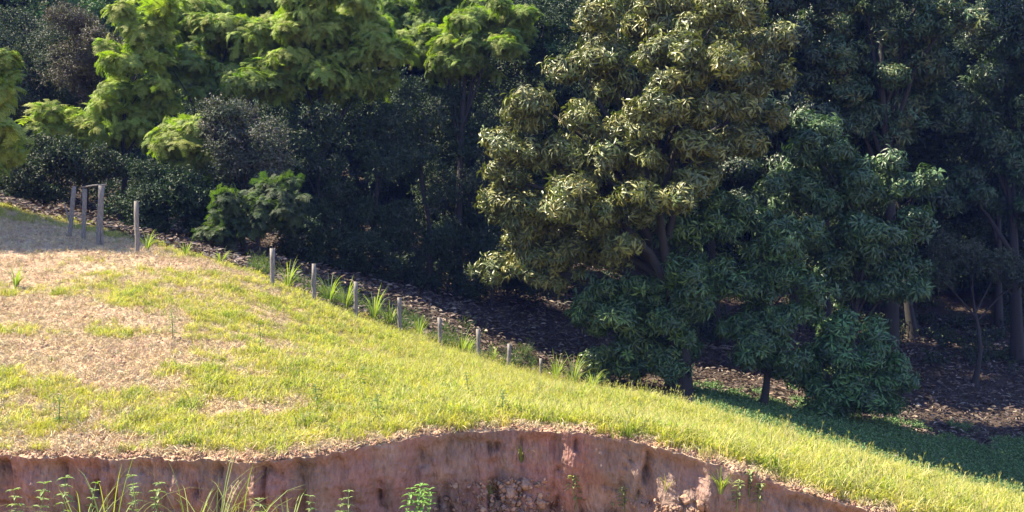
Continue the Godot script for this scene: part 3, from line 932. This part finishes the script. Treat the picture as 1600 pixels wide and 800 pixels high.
# -------------------------------------------------------------------- single plants
func blade_clump(label: String, p: Vector3, count: int, height: float, width: float, c: Color, group: String, on_bank := false) -> void:
	# a clump of long arching blades, each a part of its own
	var o := thing("grass_clump", p, label, "grass clump", group)
	for i in count:
		var a := rng.randf() * TAU
		var out := Vector3(cos(a), 0, sin(a))
		if on_bank:
			out = Vector3(out.x, 0, absf(out.z) + 0.35).normalized()
		var side := out.cross(Vector3.UP)
		var h := height * rng.randf_range(0.6, 1.1)
		var l := rng.randf_range(0.25, 1.0)
		var st := SurfaceTool.new()
		st.begin(Mesh.PRIMITIVE_TRIANGLES)
		var last_l := Vector3.ZERO
		var last_r := Vector3.ZERO
		var col := vary(c, 0.2)
		for k in 7:
			var f := k / 6.0
			var q := out * (0.03 + h * l * 0.75 * pow(f, 1.6)) + Vector3.UP * (h * (f - 0.55 * l * f * f * f) - 0.05)
			var w := width * (1.0 - f) ** 0.6 * 0.5
			var ql := q - side * w + Vector3.UP * w * 0.5
			var qr := q + side * w + Vector3.UP * w * 0.5
			if k > 0:
				for v in [last_l, ql, qr, last_l, qr, last_r]:
					st.set_color(col)
					st.add_vertex(v)
			last_l = ql
			last_r = qr
		part("blade", st.commit(), M.grass, o)


func leafy_weed(label: String, p: Vector3, height: float, size: float, c: Color, group: String, pairs := 7, forward := 0.0) -> void:
	# an upright stem with opposite pointed leaves
	var o := thing("leafy_weed", p, label, "weed", group)
	var lean := Vector3(rng.randf_range(-0.12, 0.12), 0, rng.randf_range(-0.1, 0.1) + forward)
	part("stem", tube([Vector3(0, -0.06, 0), lean * height * 0.3 + Vector3(0, height * 0.5, 0), lean * height + Vector3(0, height, 0)], [0.009, 0.007, 0.004], 5), M.stem, o)
	for k in pairs:
		var f := lerpf(0.22, 1.0, k / float(pairs - 1))
		var q := lean * height * f * f + Vector3(0, height * f, 0)
		var s := size * (1.0 - 0.45 * f) * rng.randf_range(0.85, 1.15)
		for m in 2 + int(f > 0.75) * 2:
			var a := k * 1.57 + m * PI / (1.0 if m < 2 and f <= 0.75 else 2.0) + rng.randf_range(-0.35, 0.35)
			var dir := Vector3(cos(a), rng.randf_range(0.05, 0.6), sin(a)).normalized()
			var st := SurfaceTool.new()
			st.begin(Mesh.PRIMITIVE_TRIANGLES)
			st.set_color(vary(c, 0.2))
			leaf(st, q, dir, dir.cross(Vector3.UP).normalized(), s, s * 0.38, rng.randf_range(0.2, 0.6))
			part("leaf", st.commit(), M.weed, o)


func at_bank(px: float, py: float) -> Vector3:
	# the point of the bank's face that lies behind that pixel
	var best := Vector3.ZERO
	var gap := 1e9
	for i in 60:
		var d := 9.0 + i * 0.1
		var x := (px - 800.0) / F * d
		var y := (400.0 - py) / F * d
		var top := bank_point(x, 0.0)
		var v := clampf((y - top.y) / (bank_foot(x) - top.y), 0.02, 1.0)
		var q := bank_point(x, v)
		if absf(-q.z - d) < gap:
			gap = absf(-q.z - d)
			best = q
	return best


func low_foot(px: float, d: float) -> Vector3:
	var x := (px - 800.0) / F * d
	return Vector3(x, low_y(x, d), -d)


func build_plants() -> void:
	rng.seed = 404
	M.stem = leafy("stem", 0.7, Color(0.1, 0.12, 0.05), 0.3)
	M.stem.vertex_color_use_as_albedo = false
	M.stem.albedo_color = Color(0.13, 0.16, 0.06).linear_to_srgb()
	M.weed = leafy("weed_leaf", 0.5, Color(0.75, 0.9, 0.3), 0.4)
	var lush := Color(0.24, 0.30, 0.085)
	var g := "long-bladed grass clumps along the fence"
	for a in [
			[450, 29.4, 0.9, "arching grass clump between the first two posts right of the gap", 20],
			[515, 31.0, 0.95, "arching grass clump right of the second post after the gap", 24],
			[540, 31.3, 1.0, "large arching grass clump left of the third post after the gap", 26],
			[585, 32.2, 1.0, "dry-tipped grass clump just right of the third post after the gap", 22],
			[610, 33.0, 0.8, "small grass clump left of the mid-fence post", 18],
			[655, 34.0, 0.75, "low grass clump between the mid-fence post and the next", 18],
			[722, 35.0, 0.9, "grass clump with curled blades left of the third-last post", 20],
			[730, 35.6, 0.8, "upright grass clump touching the third-last post", 16],
			[770, 36.6, 0.7, "low grass clump left of the second-last post", 16],
			[868, 37.0, 1.15, "tall fanned grass clump just beyond the fence's last post", 26],
			[895, 36.6, 1.25, "largest fanned grass clump between the fence's end and the low mango", 30],
			[925, 36.0, 1.0, "grass clump at the foot of the low mango tree", 22],
			[25, 24.5, 0.55, "bright broad-bladed grass clump at the left edge of the slope", 12],
			[230, 30.5, 0.6, "small grass clump at the foot of the lone left post", 14],
			[290, 30.8, 0.5, "small weedy grass clump on the crest in the fence's gap", 14],
			[345, 30.6, 0.5, "small weedy grass clump on the crest nearer the centre", 14]]:
		blade_clump(a[3], foot(a[0], a[1]), a[4] + 8, a[2] * 1.4, 0.036, lush, g)
	var cb := at_bank(815, 722)
	blade_clump("grass clump growing out of the bank face below the lip", cb + Vector3(0, 0, 0.0), 24, 0.46, 0.02, Color(0.28, 0.32, 0.11), "grass clumps on and below the bank", true)
	cb = at_bank(765, 775)
	blade_clump("thin grass clump in the bank left of the earth heap", cb, 18, 0.40, 0.014, Color(0.28, 0.30, 0.14), "grass clumps on and below the bank", true)
	cb = at_bank(1125, 765)
	blade_clump("grass clump hanging on the bank's right shoulder", cb, 30, 0.42, 0.018, Color(0.26, 0.31, 0.11), "grass clumps on and below the bank", true)
	cb = at_bank(1040, 762)
	blade_clump("pale dry grass clump sticking out of the bank at the right", cb, 12, 0.3, 0.013, Color(0.42, 0.38, 0.25), "grass clumps on and below the bank", true)
	var ci := 0
	for a in [[130, 1.15, "pale-bladed grass clump leftmost at the foot of the bank"], [170, 1.2, "grass clump second from the left at the foot of the bank"], [300, 1.2, "grass clump in the middle left at the foot of the bank"], [335, 1.35, "tallest grass clump at the foot of the bank on the left"],
			[372, 1.2, "grass clump with one long slanting blade at the bank's foot"], [450, 1.05, "small grass clump at the bank's foot left of the green bush"]]:
		blade_clump(a[2], low_foot(a[0], 12.2 + 0.1 * (ci % 3)), 20, a[1] * 1.4, 0.018, Color(0.24, 0.28, 0.10), "grass clumps on and below the bank")
		ci += 1
	var w := "leafy weeds at the foot of the bank"
	var leafc := Color(0.19, 0.24, 0.085)
	for a in [[30, 0.95, 0.11, "dull leafy weed leftmost below the bank"], [54, 1.04, 0.12, "leafy weed left of the tallest one below the bank"], [96, 1.09, 0.13, "tallest bright leafy weed at the lower left below the bank"], [131, 1.0, 0.09, "slender pale weed right of the tallest one"],
			[208, 0.98, 0.10, "left stem of the dense weed thicket against the bank"], [222, 1.14, 0.10, "tallest stem of the dense weed thicket against the bank"], [238, 1.05, 0.10, "middle right stem of the dense weed thicket"], [252, 0.95, 0.10, "right stem of the dense weed thicket against the bank"],
			[416, 0.86, 0.09, "small pale weed below the bank left of its crack"], [492, 0.85, 0.09, "small pale weed below the cracked slab of earth"], [525, 0.83, 0.09, "low pale weed right of the cracked slab of earth"], [545, 0.93, 0.08, "upright pale weed beside the bank's groove"]]:
		leafy_weed(a[3], low_foot(a[0], 12.35), a[1], a[2] * 1.45, leafc, w, 10)
	var k := 0
	for a in [[628, 0.92, "left stem of the green bush below the bank's middle"], [645, 0.96, "tallest stem of the green bush below the bank's middle"], [662, 0.94, "right stem of the green bush below the bank's middle"], [672, 0.86, "short outer stem of the green bush below the bank's middle"]]:
		leafy_weed(a[2], low_foot(a[0], 12.6 + 0.1 * k), a[1], 0.17, Color(0.15, 0.26, 0.06), w, 12)
		k += 1
	for a in [[900, 790, 0.4, "pale weed against the bank right of the earth heap"], [897, 768, 0.22, "small weed high in the bank's wide groove"], [955, 800, 0.4, "tall thin weed against the bank at centre right"], [975, 800, 0.36, "weed right of the tall thin one on the bank"], [990, 805, 0.3, "short weed low on the bank at centre right"],
			[1150, 790, 0.35, "weed on the bank's right shoulder beside the grass"], [1170, 770, 0.3, "weed high on the bank's right shoulder"], [1185, 792, 0.3, "weed at the right end of the bank's shoulder"]]:
		leafy_weed(a[3], at_bank(a[0], a[1]), a[2], 0.14, Color(0.26, 0.29, 0.13), "weeds growing on the bank face", 9, 0.4)
	# dark upright weeds in the grass
	for a in [[733, 632, 0.5, "dark upright weed in the grass above the bank's highest lip"], [785, 655, 0.38, "short dark weed right above the lip at centre"], [590, 668, 0.42, "dark weed in the grass above the sloping lip"], [92, 668, 0.42, "bushy green weed in the lower left grass"],
			[270, 530, 0.5, "upright weed in the grass on the left slope"], [408, 545, 0.5, "dark weed in the grass left of centre"], [495, 640, 0.35, "small weed in the grass below the fence's gap"], [565, 608, 0.35, "weed standing in the middle of the slope"], [1000, 655, 0.3, "short weed in the bright grass at the ridge's turn"]]:
		leafy_weed(a[3], ground(a[0], a[1]), a[2], 0.13, Color(0.10, 0.15, 0.045), "dark weeds in the grass", 9)


func lump(sd: int, flat: float) -> ArrayMesh:
	var st := SurfaceTool.new()
	st.begin(Mesh.PRIMITIVE_TRIANGLES)
	var s := SphereMesh.new()
	s.radial_segments = 9
	s.rings = 5
	var a := s.get_mesh_arrays()
	for v: Vector3 in a[Mesh.ARRAY_VERTEX]:
		var q := v * 2.0
		st.set_color(Color(0.42, 0.27, 0.19))
		st.add_vertex(Vector3(q.x, q.y * flat, q.z) * (0.75 + 0.7 * nz.get_noise_3d(q.x + sd * 5.0, q.y, q.z)))
	for i in a[Mesh.ARRAY_INDEX]:
		st.add_index(i)
	st.generate_normals()
	return st.commit()


func build_clods() -> void:
	rng.seed = 55
	var lumps := [lump(1, 0.7), lump(2, 0.6), lump(3, 0.8)]
	var buf := PackedFloat32Array()
	for i in 9000:
		# crumbs along the lip
		var x := rng.randf_range(-8.5, 6.0)
		var t := 0.02 + 0.42 * rng.randf() * rng.randf()
		var d := edge_d(x) + t
		var s := 0.006 + 0.026 * pow(rng.randf(), 4.0)
		push(buf, axis_basis(rdir(), rng.randf() * TAU, s), Vector3(x, gy(x, d) + s * 0.2 - 0.045 * (1.0 - smoothstep(0.0, 0.12, t)), -d), vary(Color(1.05, 1.0, 0.95), 0.3, 0.08))
	for i in 2600:
		# crumbs and dry bits on the bare patches
		var b = bare[rng.randi() % bare.size()]
		var x: float = b[0] + rng.randfn(0, 0.5) * b[2]
		var d: float = b[1] + rng.randfn(0, 0.5) * b[3]
		var s := 0.012 + 0.04 * pow(rng.randf(), 4.0)
		push(buf, axis_basis(rdir(), rng.randf() * TAU, s), Vector3(x, gy(x, d) + s * 0.3, -d), vary(Color(1.1, 1.1, 1.05), 0.3, 0.08))
	for i in 2400:
		var m = [[-0.10, 0.6], [2.2, 0.45]][rng.randi() % 2]
		var x: float = m[0] + rng.randfn(0, 0.5) * m[1]
		var q := bank_point(x, rng.randf_range(0.42, 0.95))
		var s := 0.012 + 0.04 * pow(rng.randf(), 3.0)
		push(buf, axis_basis(rdir(), rng.randf() * TAU, s), q + Vector3(0, 0, s * 0.3), vary(Color(1.0, 1.0, 1.0), 0.3, 0.08))
	tag(scatter("soil_crumbs", lumps[0], M.soil, buf, self), "reddish crumbs of loose soil along the bank's lip and bare ground", "soil crumbs", "", "stuff")
	# the larger clods
	var names := [[800, 770, 0.13, "largest reddish clod on the earth heap at the bank's foot"], [822, 756, 0.10, "rounded clod at the top of the earth heap"], [775, 790, 0.10, "clod at the left foot of the earth heap"], [845, 788, 0.09, "clod at the right foot of the earth heap"], [1072, 778, 0.09, "upper clod of the slipped earth at the right"], [1095, 790, 0.10, "lower clod of the slipped earth at the right"]]
	for a in names:
		var q := at_bank(a[0], a[1])
		var o := part("soil_clod", lumps[rng.randi() % 3], M.soil, self)
		o.position = q + Vector3(0, 0.0, 0.01)
		o.basis = axis_basis(rdir(), rng.randf() * TAU, a[2])
		tag(o, a[3], "clod", "earth clods on the bank")
	# pale fallen branches on the shaded floor
	for a in [[880, 478, 1.6, 0.3, "pale fallen branch lying in the shade behind the fence"], [720, 462, 1.0, -0.4, "short pale fallen branch in the shade left of the other one"], [1580, 545, 1.5, 0.5, "pale dead branch on the shaded floor at the right edge"], [1120, 545, 1.2, 0.1, "dead branch under the low mango trees"]]:
		var p := ground(a[0], a[1], 34.0)
		var o := thing("fallen_branch", p, a[4], "branch", "dead branches on the wood's floor")
		var dir := Vector3(cos(a[3]), 0.0, sin(a[3]))
		var pts := []
		for i in 5:
			var q: Vector3 = dir * a[2] * (i / 4.0 - 0.5)
			q.y = gy(p.x + q.x, -(p.z + q.z)) - p.y + 0.03 + rng.randf() * 0.05
			pts.append(q)
		part("stem", tube(pts, [0.05, 0.05, 0.042, 0.035, 0.02], 6, 0.15), M.dead, o)
		part("twig", tube([pts[2], pts[2] + Vector3(0.2, 0.12, 0.15), pts[2] + Vector3(0.5, 0.1, 0.3)], [0.025, 0.02, 0.008], 5, 0.15), M.dead, o)
		part("twig", tube([pts[3], pts[3] + Vector3(0.15, 0.2, -0.1), pts[3] + Vector3(0.35, 0.35, -0.15)], [0.022, 0.016, 0.006], 5, 0.15), M.dead, o)
